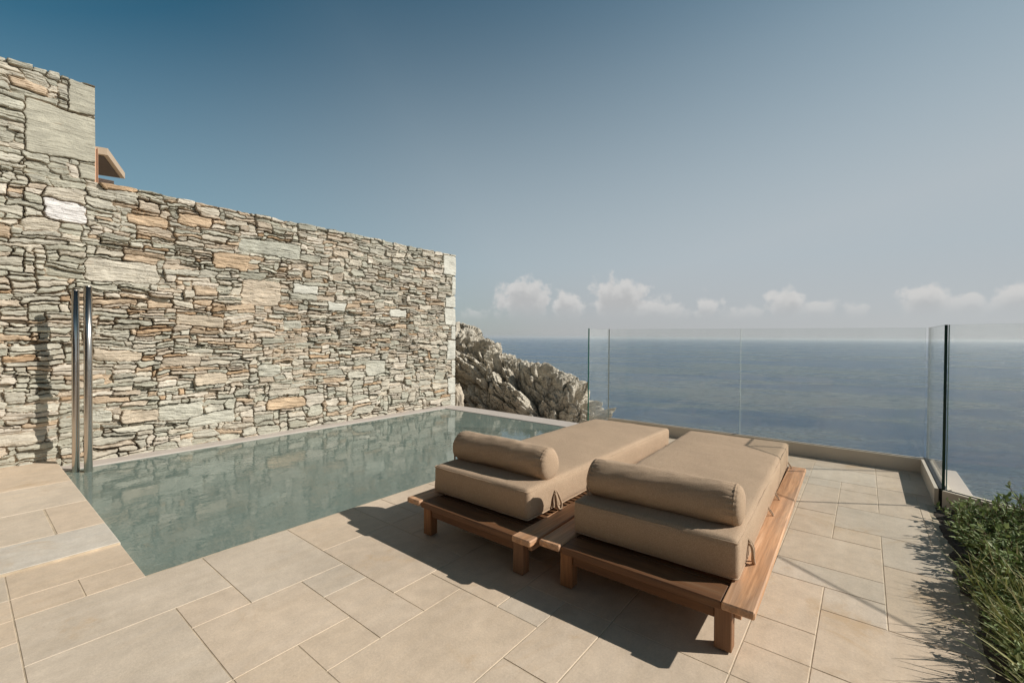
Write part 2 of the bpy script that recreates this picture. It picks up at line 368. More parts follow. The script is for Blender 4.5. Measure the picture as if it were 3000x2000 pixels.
# left of the pool: rows of long slabs
for (y0,y1,cuts) in [(2.77,2.99,(-3,-1.2,-.3,.15,.37,.585)),(2.99,3.305,(-3,-1.6,-.75,.15,.585)),(3.305,3.72,(-3,-1.0,.585)),(3.72,4.32,(-3,-.9,-.3,.37,.585)),(4.32,5.0,(-3,-1.4,-.2,.585)),(5.0,5.93,(-3,-.8,.585))]:
    for x0, x1 in zip(cuts[:-1], cuts[1:]): PV.append((x0,x1,y0,y1))
def clip_pavers():
    out = []
    for x0,x1,y0,y1 in PV:
        if y1 <= 2.775: y1 = min(y1, 2.785 if abs(y1-2.77)<.01 and x0 > .57 else y1)
        x1 = min(x1, 5.418)
        lim = -.365 if x0 < 4.3 else -.425
        if y1 < lim+.03 and x1 > -2.3: continue
        if x0 < 4.3 < x1-.1 and y0 < -.365: pass
        if y1 > lim > y0 and x1 > -2.3: y0 = lim
        if x1-x0 < .03 or y1-y0 < .02: continue
        out.append((x0,x1,y0,y1))
    return out
V = []; Fc = []; Cc = []
g = .0019; bv = .0016
for (x0,x1,y0,y1) in clip_pavers():
    e = g/1.0; x0 += e; x1 -= e; y0 += e; y1 -= e
    if abs(y1-(2.785-e)) < .002: y1 = 2.786
    if abs(x1-(.585-e)) < .002: x1 = .586
    lift = .014 if (y0 > 3.30 and x1 < .6) else 0
    bw_ = .005 if lift else bv
    b0 = len(V); dz = random.uniform(-.0006,.0006)
    for z, i in ((-.05,0),(lift-bw_,0),(lift+dz*.5,bw_)):
        V += [(x0+i,y0+i,z),(x1-i,y0+i,z),(x1-i,y1-i,z),(x0+i,y1-i,z)]
    for k in range(2):
        for q in range(4):
            q2 = (q+1)%4; Fc.append((b0+k*4+q,b0+k*4+q2,b0+k*4+4+q2,b0+k*4+4+q))
    Fc.append((b0+8,b0+9,b0+10,b0+11))
    t = random.random(); u = random.uniform(.935,.985)
    if lift and y1 < 3.8: c = (.64,.58,.50)
    elif t < .22: c = (.655,.55,.435)
    elif t < .6: c = (.675,.54,.405)
    else: c = (.68,.55,.42)
    Cc += [tuple(q*u for q in c)]*12
deck = mesh_np('deck_paving', V, Fc, M_PAVER, col=np.array(Cc)); tag(deck, kind='structure')
b = MB(); 
def prism(poly, z0, z1):
    k = len(b.v); n_ = len(poly); b.v += [(x,y,z0) for x,y in poly]+[(x,y,z1) for x,y in poly]
    b.f += [tuple(k+n_+i for i in range(n_)), tuple(k+i for i in reversed(range(n_)))]+[(k+i,k+(i+1)%n_,k+n_+(i+1)%n_,k+n_+i) for i in range(n_)]
prism([(-3,-3.2),(2.66,-3.2),(4.40,-.50),(5.42,-.50),(5.42,2.782),(-3,2.782)], -.6, -.0019); b.box(-3,.583,2.7835,3.303,-.6,-.0019); b.box(-3,.583,3.3035,6.0,-.6,.0118)
tag(b.build('deck_base', M_GROUT), kind='structure')
# slit shadow gap in the slabs by the wall
# cliff below the terrace
def cliff():
    n = 90; V = []; Fc = []
    xs = np.linspace(-14, 5.0, n); zs = np.linspace(-.7, -42.5, 70)
    U, Z = np.meshgrid(np.linspace(0,1,140), zs, indexing='ij')
    ang = np.radians(-75+U*150); 
    Rr = 6.2 + (-Z)*.55
    X = -2 + Rr*np.cos(ang)*1.0; Y = 1.5 + Rr*np.sin(ang)*1.15
    P = np.stack([X.ravel(),Y.ravel(),Z.ravel()],1)
    d = (f3d(P*.35,5,.5,True)-.6)*2.2*np.clip((-P[:,2]-.7)/3,0,1)
    P[:,0] += d*np.cos(ang).ravel(); P[:,1] += d*np.sin(ang).ravel()
    a, c = U.shape; idx = np.arange(a*c).reshape(a,c)
    F4 = np.stack([idx[:-1,:-1],idx[1:,:-1],idx[1:,1:],idx[:-1,1:]],-1).reshape(-1,4)
    return P, F4
M_ROCK, t, p, o = newmat('cliff_rock'); co = objco(t)
r1 = t.noise(co, 2.2, 8, .65, .5); r2 = t.noise(co, 14, 6, .7)
geo = t.node('ShaderNodeNewGeometry')
cc = t.ramp(r1, [(.25,(.42,.36,.275)),(.5,(.64,.575,.47)),(.75,(.78,.72,.61))])
cc = t.mix(t.mr(t.noise(co, 5, 6, .7), .56, .7, 0, .55, smooth=True), cc, (.42,.30,.19))
cc = t.node('ShaderNodeVectorMath', {0: cc, 1: t.mr(r2, .3, .7, .75, 1.18)}, operation='MULTIPLY').outputs[0]
t.l.new(cc, p.inputs['Base Color']); p.inputs['Roughness'].default_value = .92; p.inputs['Specular IOR Level'].default_value = .2
vor = t.node('ShaderNodeTexVoronoi', {'Vector': t.mapping(co, scale=(1,1,2.2), rot=(.3,.5,.2)), 'Scale': 9.0}, feature='DISTANCE_TO_EDGE').outputs[0]
bump(t, p, t.m('ADD', t.m('ADD', t.m('MULTIPLY', r2, .6), t.noise(co, 45, 5, .7)), t.m('MULTIPLY', t.mr(vor, 0, .12, 0, 1), .5)), .9, .03)
P, F4 = cliff(); tag(mesh_np('cliff', P, F4, M_ROCK), kind='structure')

# ------------------------------------------------------------------ pool
WZ = -.060; LZ = -.050
b = MB(); b.box(.583,5.60,5.70,5.96,-1.4,LZ,.004); tag(b.build('pool_wall_ledge', M_PLASTER), kind='structure')
b = MB(); b.box(5.30,5.66,2.45,5.698,-1.6,LZ-.001,.006); tag(b.build('pool_infinity_edge', M_PLASTER), kind='structure')
b = MB(); b.box(.583,5.32,2.780,5.72,-1.5,-1.35); b.box(.570,.584,2.784,5.72,-1.34,-.07); b.box(.586,5.30,2.770,2.7835,-1.34,-.07)
tag(b.build('pool_basin', M_PLASTER), kind='structure')
b = MB(); b.quad((.584,2.784,WZ),(5.302,2.784,WZ),(5.302,5.702,WZ),(.584,5.702,WZ)); tag(b.build('pool_water', M_WATER), kind='structure')

# ------------------------------------------------------------------ dry stone wall
WY = 5.90; XA, XB = -2.2, 5.74; ZA, ZT, ZTOW = -.12, 2.68, 3.60; XT = .86
def dry_wall():
    cs = .01; nx = int((XB-XA)/cs); nz = int((ZTOW-ZA)/cs)
    ow = -np.ones((nx,nz), int); dead = np.zeros((nx,nz), bool)
    xt_i = int((XT-XA)/cs); zt_i = int((ZT-ZA)/cs)
    dead[xt_i:, zt_i:] = True
    St = []   # x0,x1,z0,z1,kind
    def ix(x): return int(round((x-XA)/cs))
    def iz(z): return int(round((z-ZA)/cs))
    def put(i0,i1,j0,j1,kind): ow[i0:i1,j0:j1] = len(St); St.append((XA+i0*cs,XA+i1*cs,ZA+j0*cs,ZA+j1*cs,kind))
    feats = [ # from the photograph: quoins of the free end, quoins of the tower, and the large face stones
     (5.44,5.74,2.30,2.665,'pale'),(5.65,5.74,1.94,2.29,'pale'),(5.50,5.74,1.72,1.93,'pale'),(5.48,5.74,1.40,1.71,'pale'),(5.64,5.74,1.14,1.39,'pale'),(5.54,5.74,.77,1.13,'pale'),(5.65,5.74,.46,.76,'pale'),(5.56,5.74,.15,.45,'pale'),(5.62,5.74,-.12,.14,'pale'),
     (.68,.86,3.31,3.59,'slab'),(.40,.86,2.84,3.30,'slab'),(.75,.86,2.685,2.83,'slab'),
     (.51,.80,2.25,2.43,'white'),(.79,1.36,1.72,1.93,'bone'),(2.16,2.62,1.55,1.87,'bonetan'),(1.86,2.24,1.97,2.17,'orange'),(2.14,2.88,2.20,2.38,'grey'),(2.78,3.13,1.74,1.86,'pale'),(3.26,3.55,1.55,1.68,'pale'),(4.30,4.62,1.48,1.60,'pale'),(3.88,4.22,.59,.82,'greyp'),
     (1.36,1.78,.27,.44,'greyp'),(1.06,1.36,.28,.41,'tan'),(.80,.99,.30,.44,'greyp'),(2.44,2.94,.24,.37,'orange'),(1.62,2.10,.16,.30,'greyp'),(2.66,2.90,1.29,1.40,'greyp'),(1.50,1.98,1.29,1.41,'tan'),(.83,1.22,.92,1.03,'tan'),(1.68,2.0,.62,.74,'tan'),(2.35,2.62,.66,.80,'greyp'),(1.1,1.45,2.33,2.44,'orange'),(1.52,1.85,2.42,2.52,'orange')]
    for x0,x1,z0,z1,k in feats: put(ix(x0),ix(x1),iz(z0),min(iz(z1),nz if x1 <= XT+.01 else zt_i),k)
    # greedy masonry laid from the ground up
    jit = np.zeros((nx,))
    fill = (ow >= 0) | dead
    sky_ = np.zeros(nx, int)
    order = rng.random(nx)*4.5
    it = 0
    while True:
        # lowest free cell per column
        fr = ~fill; any_ = fr.any(1)
        if not any_.any(): break
        low = np.where(any_, fr.argmax(1), 10**6)
        i = int(np.argmin(low+order)); j = int(low[i])
        x = XA+i*cs; z = ZA+j*cs
        # extend to the left while the level is the same
        r = rng.random(); big = x < 1.0
        if r < .56: h = rng.integers(3,5); wd = rng.integers(10,36)
        elif r < .84: h = rng.integers(4,7); wd = rng.integers(13,40)
        elif r < .95: h = rng.integers(7,11); wd = rng.integers(14,34)
        else: h = rng.integers(4,9); wd = rng.integers(5,10)
        if z > 2.55 and big or (big and x < .85 and rng.random() < .5): h = int(h*1.35); wd = int(wd*1.25)
        if z < .5 and rng.random() < .45: h = int(h*1.4)+1
        if 1.0 < z < 1.6: h = max(3, int(h*.85))
        i0 = i
        while i0 > 0 and low[i0-1] <= j and not fill[i0-1, j] and i-i0 < wd*.6: i0 -= 1
        i1 = i+1
        while i1 < nx and i1-i0 < wd and not fill[i1, j]: i1 += 1
        # do not leave slivers beside
        k = i1
        while k < nx and not fill[k, j] and k-i1 < 6: k += 1
        if k-i1 < 5: i1 = k
        k = i0
        while k > 0 and not fill[k-1, j] and i0-k < 6: k -= 1
        if i0-k < 5: i0 = k
        j1 = j+1
        while j1 < nz and j1-j < h and not fill[i0:i1, j1].any(): j1 += 1
        k = j1
        while k < nz and not fill[i0:i1, k].any() and k-j1 < 3: k += 1
        if k-j1 < 3: j1 = k
        put(i0,i1,j,j1,'n'); fill[i0:i1, j:j1] = True
        order[max(0,i0):i1] = rng.random()*5
        it += 1
        if it > 6000: break
    # fine grid
    fs = .0062; gx = np.arange(XA, XB+fs*.5, fs); gz = np.arange(ZA, ZTOW+fs*.5, fs)
    X, Z = np.meshgrid(gx, gz, indexing='ij')
    wx = X + (f2d(X*4.5,Z*9,3,3)-.5)*.05 + (n2d(X*34,Z*34,7)-.5)*.010
    wz = Z + (f2d(X*2.6,Z*5,3,31)-.5)*.075 + (f2d(X*11,Z*20,2,77)-.5)*.022 + (n2d(X*40,Z*40,57)-.5)*.007
    keep = (X > 5.40) | ((X > .38) & (X < .92) & (Z > 2.6)); kf = np.clip((X-5.25)/.2,0,1); kf = np.maximum(kf, np.where((X>.3)&(X<.95)&(Z>2.62), .8, 0))
    wx = wx*(1-kf)+X*kf; wz = wz*(1-kf*.7)+Z*kf*.7
    d1 = np.full(X.shape, 9.); d2 = np.full(X.shape, 9.); own = np.zeros(X.shape, int)
    par = []
    for s, (x0,x1,z0,z1,k) in enumerate(St):
        if (x1-x0)*(z1-z0) < .0006 and k == 'n': par.append(None); continue
        cx, cz, hx, hz = (x0+x1)/2, (z0+z1)/2, (x1-x0)/2, (z1-z0)/2
        mg = .05
        a0 = max(0, int((x0-mg-XA)/fs)); a1 = min(len(gx), int((x1+mg-XA)/fs)+2); b0 = max(0, int((z0-mg-ZA)/fs)); b1 = min(len(gz), int((z1+mg-ZA)/fs)+2)
        sx = wx[a0:a1,b0:b1]-cx; sz = wz[a0:a1,b0:b1]-cz
        feat = k != 'n'
        th = rng.normal(0, .05 if not feat else .01); sz2 = sz - sx*th; shear = rng.normal(0, .55 if not feat else .04); sx2 = sx + sz2*shear
        tp = rng.normal(0, .24 if not feat else .03); hzz = hz*(1+tp*sx2/max(hx,.05))
        if k in ('white','bone','bonetan'): pass
        qx = np.abs(sx2)-hx; qz = np.abs(sz2)-hzz
        rr = min(hx,hz)*(rng.uniform(.1,.55) if not feat else .15 if k in ('pale','slab') else .7)
        d = np.hypot(np.maximum(qx+rr,0), np.maximum(qz+rr,0))+np.minimum(np.maximum(qx+rr,qz+rr),0)-rr
        A1 = d1[a0:a1,b0:b1]; A2 = d2[a0:a1,b0:b1]; O = own[a0:a1,b0:b1]
        nm = d < A1
        A2[...] = np.where(nm, A1, np.minimum(A2, d)); A1[...] = np.where(nm, d, A1); O[nm] = s
        par.append(1)
    e = np.clip((d2-d1)*.5, 0, .2)
    nS = len(St)
    off = rng.normal(0,.014,nS); gw = rng.uniform(.2,1.5,nS); tx = rng.normal(0,.05,nS); tz = rng.normal(0,.13,nS); bul = rng.uniform(.2,1,nS)
    jx = rng.uniform(0,99,nS); ang = rng.normal(0,.06,nS)
    C0 = np.array([((a+b_)/2,(c+d_)/2,(b_-a)/2,(d_-c)/2) for a,b_,c,d_,_ in St])
    kinds = [s[4] for s in St]
    for i,k in enumerate(kinds):
        if k in ('pale','slab'): tx[i]*=.2; tz[i]*=.2; off[i]=rng.normal(.0,.004); 
    cx = C0[own,0]; cz = C0[own,1]
    lx = X-cx; lz = Z-cz - lx*ang[own]
    gapw = (.0002+.0042*f2d(X*3,Z*3,2,91)**1.5)*gw[own]
    s_ = np.clip((e-gapw)/(.0035+.004*gw[own]),0,1); prof = 1-(1-s_)**2.6
    strat = np.abs(n2d(lx*5+jx[own], lz*75+jx[own]*3)*2-1)
    strat2 = n2d(lx*9+jx[own], lz*150+jx[own])
    blk = f2d(lx*10+jx[own], lz*26+jx[own], 3)
    stepn = np.floor(f2d(lx*3.5+jx[own], lz*16+jx[own]*2, 2)*7)/7
    smoothk = np.array([.35 if k in ('pale','slab') else 1 for k in kinds])[own]
    top = off[own]+np.clip(lx*tx[own],-.02,.02)+np.clip(lz*tz[own],-.012,.012)+ (bul[own]*.006)*np.clip(e/.02,0,1) + smoothk*((stepn-.5)*.024+(strat-.5)*.007+(strat2-.5)*.006+(blk-.5)*.015)
    mort = f2d(X*2.2,Z*2.2,3,51); mdepth = -.056+.036*np.clip((mort-.49)/.14,0,1)+(f2d(X*30,Z*30,3,9)-.5)*.015
    mdepth = np.where(X < .9, np.maximum(mdepth, -.05+.03*np.clip((mort-.42)/.12,0,1)), mdepth)
    H = mdepth*(1-prof)+top*prof
    inner = prof > .35
    # colours
    pal = [((.42,.415,.355),.22),((.46,.445,.385),.22),((.50,.465,.395),.18),((.54,.50,.435),.10),((.47,.41,.335),.13),((.48,.385,.285),.08),((.38,.375,.315),.06),((.44,.32,.21),.035)]
    cols = np.zeros((nS,3)); pr = np.array([q[1] for q in pal]); pr /= pr.sum()
    fx = dict(pale=(.56,.56,.51), slab=(.41,.40,.335), white=(.62,.61,.61), bone=(.53,.50,.43), bonetan=(.54,.47,.38), orange=(.50,.385,.27), grey=(.43,.435,.38), greyp=(.49,.485,.425), tan=(.49,.425,.34))
    for i in range(nS):
        if kinds[i] != 'n': cols[i] = fx[kinds[i]]; continue
        x, z = C0[i,0], C0[i,1]; p_ = pr.copy()
        warm = math.exp(-((z-1.35)/.55)**2)*(1 if x < 3.2 else .4) + (.8 if z > 2.0 and 1.0 < x < 2.4 else 0)
        p_[4:6] *= (.5+1.7*warm); p_[7] *= (.3+1.8*warm)
        if x < .82: p_[4:6] *= .35 if z > 1.5 else 1; p_[7] *= .2 if z > 1.5 else 1; p_[0] *= 2; p_[6] *= 2
        if x > 3.2: p_[2:4] *= 1.8; p_[6] *= .4
        p_ /= p_.sum(); cols[i] = np.array(pal[rng.choice(len(pal), p=p_)][0])*rng.uniform(.88,1.1)
    C = cols[own]; mc = np.array((.33,.265,.195))*(.8+.4*f2d(X*20,Z*20,3,5))[...,None]
    bl = np.clip((prof-.15)/.4,0,1)[...,None]; C = C*bl+mc*(1-bl)
    # silhouette jitter of the top edge
    sil = (f2d(X*3.2, X*0+3.3, 3, 71)-.5)*.03 + (f2d(X*11, X*0+9.3, 2, 171)-.5)*.018
    topz = np.where(X <= XT, ZTOW, ZT)
    nearx = np.clip(1-(topz-Z)/.12, 0, 1)
    Zd = Z + sil*nearx*np.where(X > 5.45, .2, 1)*np.where((X>.62)&(X<=XT), .1, 1)
    P = np.stack([X, WY-H, Zd], -1)
    a, c = X.shape; idx = np.arange(a*c).reshape(a,c)
    ok = ~((X[:-1,:-1] > XT-fs*.5) & (Z[1:,1:][:, :] > ZT+fs*.5))
    F4 = np.stack([idx[:-1,:-1],idx[1:,:-1],idx[1:,1:],idx[:-1,1:]],-1)[ok]
    V = P.reshape(-1,3); CL = C.reshape(-1,3)
    # rim: extrude boundary polyline back 45 cm
    jt = int(np.searchsorted(gz, ZT+fs*.5))-1; it_ = int(np.searchsorted(gx, XT-fs*.5))
    rim = [idx[i, -1] for i in range(0, it_+1)] + [idx[it_, j] for j in range(c-2, jt-1, -1)] + [idx[i, jt] for i in range(it_+1, a)] + [idx[a-1, j] for j in range(jt-1, -1, -1)]
    base = len(V); L = len(rim); steps = 14; ext = []; ec = []; RV = V[rim]
    for s in range(1, steps+1):
        yy = .50*s/steps; q = RV.copy(); q[:,1] = WY+.0+yy + (RV[:,1]-WY)*(1-s/steps)
        nn = (f2d(RV[:,0]*8+RV[:,2]*8, np.full(L,yy*9), 3, 41)-.5)*.03
        topm = np.abs(RV[:,2]-gz[-1])<.05; q[:,2] += np.where(q[:,2]>2.5, nn, 0); 
        ext.append(q); cc_ = CL[rim]*.4+np.array((.44,.41,.34))*.6; ec.append(cc_)
    V = np.concatenate([V]+ext); CL = np.concatenate([CL]+ec)
    rim = np.array(rim); prev = rim; FF = [F4]
    for s in range(steps):
        cur = base+s*L+np.arange(L); FF.append(np.stack([prev[:-1],prev[1:],cur[1:],cur[:-1]],-1)); prev = cur
    return V, np.concatenate(FF), CL
V, F4, CL = dry_wall()
wall = mesh_np('stone_wall', V, F4, M_STONE, col=CL*np.array((1.06,1.02,.97)))
tag(wall, 'dry stone wall of thin grey and ochre schist slabs, stepping up to a tower at its left', 'stone wall')
b = MB(); b.box(-2.2,5.72,6.40,6.42,-.3,2.60); b.box(-2.2,.84,6.424,6.44,-.3,3.5)
b.build('wall_back', M_PLASTER, wall)
# upper terrace behind the wall
b = MB(); b.box(-12,5.5,6.45,30,-2,2.42); tag(b.build('upper_terrace_ground', M_GROUT), kind='structure')

# ------------------------------------------------------------------ rock outcrop beyond the pool
def outcrop():
    ridge = [(9.6,9.4,1.35),(8.6,8.3,1.30),(7.6,7.70,1.15),(7.5,7.25,1.12),(7.5,6.86,1.10),(7.5,6.50,1.08),(7.5,6.28,.80),(7.5,5.80,.74),(7.5,5.34,.65),(7.5,4.96,.50),(7.5,4.64,.36),(7.5,4.33,.22),(7.5,4.10,.08),(7.5,3.92,-.30),(7.5,3.65,-.78),(7.5,3.2,-1.4),(7.5,2.6,-2.6)]
    nu, nv = 520, 400
    rp = np.array(ridge); t = np.linspace(0,1,len(rp)); U = np.linspace(0,1,nu)
    rl = np.stack([np.interp(U,t,rp[:,k]) for k in range(3)],1)
    Vv = np.linspace(0,1,nv)
    P = np.zeros((nu,nv,3))
    for j, v in enumerate(Vv):
        if v < .68:
            s = v/.68     # front, from the foot to the ridge
            x = 5.98+(rl[:,0]-5.98)*(s**1.15); yy = rl[:,1]-(1-s)*1.05*np.clip((rl[:,1]-3)/2,0.1,1)
            z = (-1.5)+(rl[:,2]+1.5)*np.sin(s*math.pi/2)**.95
        else:
            s = (v-.68)/.32; x = rl[:,0]+s*3.2; z = rl[:,2]-5.0*s**1.5; yy = rl[:,1]+0*s
        P[:,j] = np.stack([x,yy,z],1)
    Q = P.reshape(-1,3).copy()
    du = np.gradient(P,axis=0); dv = np.gradient(P,axis=1); N = np.cross(du,dv).reshape(-1,3); N /= (np.linalg.norm(N,axis=1,keepdims=True)+1e-9)
    c0 = np.array((9.0,6,-2.0)); flip = ((Q-c0)*N).sum(1) < 0; N[flip] *= -1
    # strata frame: beds dip down to the right (towards -y)
    a = math.radians(24); y_ = Q[:,1]*math.cos(a)+Q[:,2]*-math.sin(a); z_ = Q[:,1]*math.sin(a)*-1+Q[:,2]*math.cos(a)
    y_ = Q[:,1]*math.cos(a)+Q[:,2]*math.sin(a); z_ = -Q[:,1]*math.sin(a)+Q[:,2]*math.cos(a)
    wv = (f3d(Q*1.1,3)-.5)*.8
    S_ = np.stack([Q[:,0]*1.0, y_*.8, z_*1.7],1)
    # blocky cells: jittered voronoi with random offsets per cell
    def cells(S, seed):
        I = np.floor(S).astype(int); best = np.full(len(S),9.); sec = np.full(len(S),9.); val = np.zeros(len(S)); tl = np.zeros(len(S))
        for dx in (-1,0,1):
            for dy in (-1,0,1):
                for dz in (-1,0,1):
                    J = I+np.array((dx,dy,dz)); h0 = LAT3[(J[:,0]+seed)&63,J[:,1]&63,J[:,2]&63]; h1 = LAT3[J[:,0]&63,(J[:,1]+seed+9)&63,J[:,2]&63]; h2 = LAT3[J[:,0]&63,J[:,1]&63,(J[:,2]+seed+21)&63]
                    D = S-(J+np.stack([h0,h1,h2],1)); d = np.sqrt((D**2).sum(1)); m = d < best
                    sec = np.where(m,best,np.minimum(sec,d)); val = np.where(m,(h0*7.3+h1*3.1+h2*5.7)%1,val)
                    tilt = D[:,0]*((h0*9.1)%1-.5)+D[:,1]*((h1*8.3)%1-.5)+D[:,2]*((h2*7.7)%1-.15)*1.2
                    tl = np.where(m,tilt,tl); best = np.where(m,d,best)
        return val, sec-best, tl
    wq = np.stack([f3d(Q*1.3+k*31,3)-.5 for k in range(3)],1)
    v1,e1,t1 = cells(S_*1.25+wq*.7,3); v2,e2,t2 = cells(S_*2.9+wq*1.2,11); v3,e3,t3 = cells(S_*7+wq*2.0,17); v4,e4,t4 = cells(S_*16+wq*3,29)
    disp = (v1-.5)*.34 + t1*.55 - .30*np.exp(-e1/.05)
    disp += (v2-.5)*.17 + t2*.26 - .13*np.exp(-e2/.06)
    disp += (v3-.5)*.070 + t3*.11 - .05*np.exp(-e3/.07) + (v4-.5)*.028 + t4*.05 - .018*np.exp(-e4/.08)
    disp += (f3d(Q*9,4,.6)-.5)*.05
    vv = np.tile(Vv,nu)
    damp = np.where(np.abs(vv-.68)<.14, .38+.62*np.abs(vv-.68)/.14, 1)
    Q = Q+N*(disp*damp)[:,None]
    Q[:,0] = np.maximum(Q[:,0], 5.72+.3*np.clip(vv*3,0,1)*.3)
    idx = np.arange(nu*nv).reshape(nu,nv); F4 = np.stack([idx[:-1,:-1],idx[:-1,1:],idx[1:,1:],idx[1:,:-1]],-1).reshape(-1,4)
    return Q, F4
P, F4 = outcrop(); tag(mesh_np('rock_outcrop', P, F4, M_ROCK), 'jagged grey and tan rock outcrop falling to the sea beyond the end of the wall', 'rock')
# pale mortar foot where the wall meets the rock
def lump(c, r, seed, res=40):
    V = []; 
    for i in range(res+1):
        for j in range(res*2):
            th = math.pi*i/res; ph = math.pi*j/res; V.append((math.sin(th)*math.cos(ph),math.sin(th)*math.sin(ph),math.cos(th)))
    V = np.array(V); d = 1+(f3d(V*1.6+seed,4,.6)-.5)*.9+(f3d(V*9+seed,3,.6)-.5)*.16
    V = V*d[:,None]*np.array(r)+np.array(c); F = []
    for i in range(res):
        for j in range(res*2): j2=(j+1)%(res*2); F.append((i*res*2+j,(i+1)*res*2+j,(i+1)*res*2+j2,i*res*2+j2))
    return V, F
M_FOOT = mat_simple('pale_rubble', (.48,.41,.32), .9, vary=.25, scale=12, bs=1.0)
V, F = lump((5.90,6.10,-.12),(.16,.22,.45),4.2); tag(mesh_np('wall_footing', V, F, M_FOOT, smooth=True), 'pale rubble footing at the sea end of the stone wall', 'footing')

# ------------------------------------------------------------------ glass fences
ZK = .125; ZG = 1.308
def oriented(name, p0, p1, off, th, z0, z1, mats, parent, ends=(1,1), top=1):
    p0 = Vector((*p0,0)); p1 = Vector((*p1,0)); d = (p1-p0).normalized(); n = Vector((-d.y,d.x,0)); a = p0+n*off; c = p1+n*off
    b = MB()
    q = [a-n*th/2, c-n*th/2, c+n*th/2, a+n*th/2]
    b.v = [(v.x,v.y,z) for z in (z0,z1) for v in q]; b.f = [(3,2,1,0),(4,5,6,7),(0,1,5,4),(1,2,6,5),(2,3,7,6),(3,0,4,7)]
    # order: bottom, top, side-, end p1, side+, end p0
    return b.build(name, None, parent, mats=mats, midx=[0,top,0,ends[1],0,ends[0]])
def fence(label, p0, p1, cuts, inward, ends, kerb_ext=(0,0), kerb=True):
    o = empty('glass_fence', (0,0,0), 0, label, 'glass fence', None)
    P0 = Vector(p0); P1 = Vector(p1); d = (P1-P0).normalized()
    if kerb:
        a = P0-d*kerb_ext[0]; c = P1+d*kerb_ext[1]; s = inward
        k = oriented('kerb', a, c, s*.035, .022, -.02 if inward else 0, ZK, [M_KERB], o, (0,0), 0)
        oriented('kerb', a, c, -s*.035, .022, -.3, ZK-.004, [M_KERB], o, (0,0), 0)
        oriented('gasket', a, c, 0, .046, -.05, ZK-.012, [M_GASKET], o, (0,0), 0)
        oriented('gasket', a, c, s*.015, .012, ZK-.013, ZK+.004, [M_GASKET], o, (0,0), 0)
    L = (P1-P0).length; cs = [0]+cuts+[L]
    for i,(u,v) in enumerate(zip(cs[:-1],cs[1:])):
        a = P0+d*(u+(.003 if i else 0)); c = P0+d*(v-(.003 if i < len(cs)-2 else 0))
        e0 = ends[0] if i == 0 else 2; e1 = ends[1] if i == len(cs)-2 else 2
        oriented('glass_panel', a, c, 0, .017, ZK-.02, ZG, [M_GLASS, M_EDGED, M_EDGEP, M_EDGE], o, (e0,e1), 2)
    return o
AX = 5.47
fence('long two panel glass fence facing the sea, behind the feet of both daybeds', (AX,2.665), (AX,-.43), [1.58], -1, (0,2), (0,0))
fence('short glass fence return on low kerb, at the inner corner between the two sea-facing runs', (AX-.012,-.455), (4.43,-.455), [], -1, (2,1), (.05,0))
fence('narrow glass return with bright green edge, standing between pool and left daybed', (AX-.012,2.68), (4.90,2.68), [], 1, (2,3), (.05,0), kerb=False)
dC = Vector((-.537,-.843)); c0 = Vector((4.425,-.47))
fence('angled glass fence behind the planted bed, running out of the frame at right', c0, c0+dC*2.6, [2.1], -1, (1,2), (.0,0))
b = MB(); b.box(4.50,5.62,-.66,-.50,-.4,.02,.004); b.box(5.53,5.62,-.497,2.44,-.4,.0,.004)
tag(b.build('outer_ledge', M_PLASTER), kind='structure')

# ------------------------------------------------------------------ pool handrail
for (x,y,zt,r,lab) in ((.757,5.526,1.628,.030,'nearer thicker polished steel upright standing in the pool by the stone wall'),(.686,5.61,1.592,.027,'farther thinner polished steel upright behind the other, close to the stone wall')):
    o = empty('steel_handrail_post', (x,y,WZ), 0, lab, 'handrail post', 'pool handrail uprights')
    b = MB(); b.tube([(0,0,-1.0),(0,0,.5),(0,0,1.0),(0,0,zt-WZ-.006)], r, 28); b.build('post', M_STEEL, o, smooth=True)
    b = MB(); b.tube([(0,0,zt-WZ-.006),(0,0,zt-WZ-.002),(0,0,zt-WZ)], [r,r*.97,r*.85], 28); b.build('cap', M_STEEL, o)

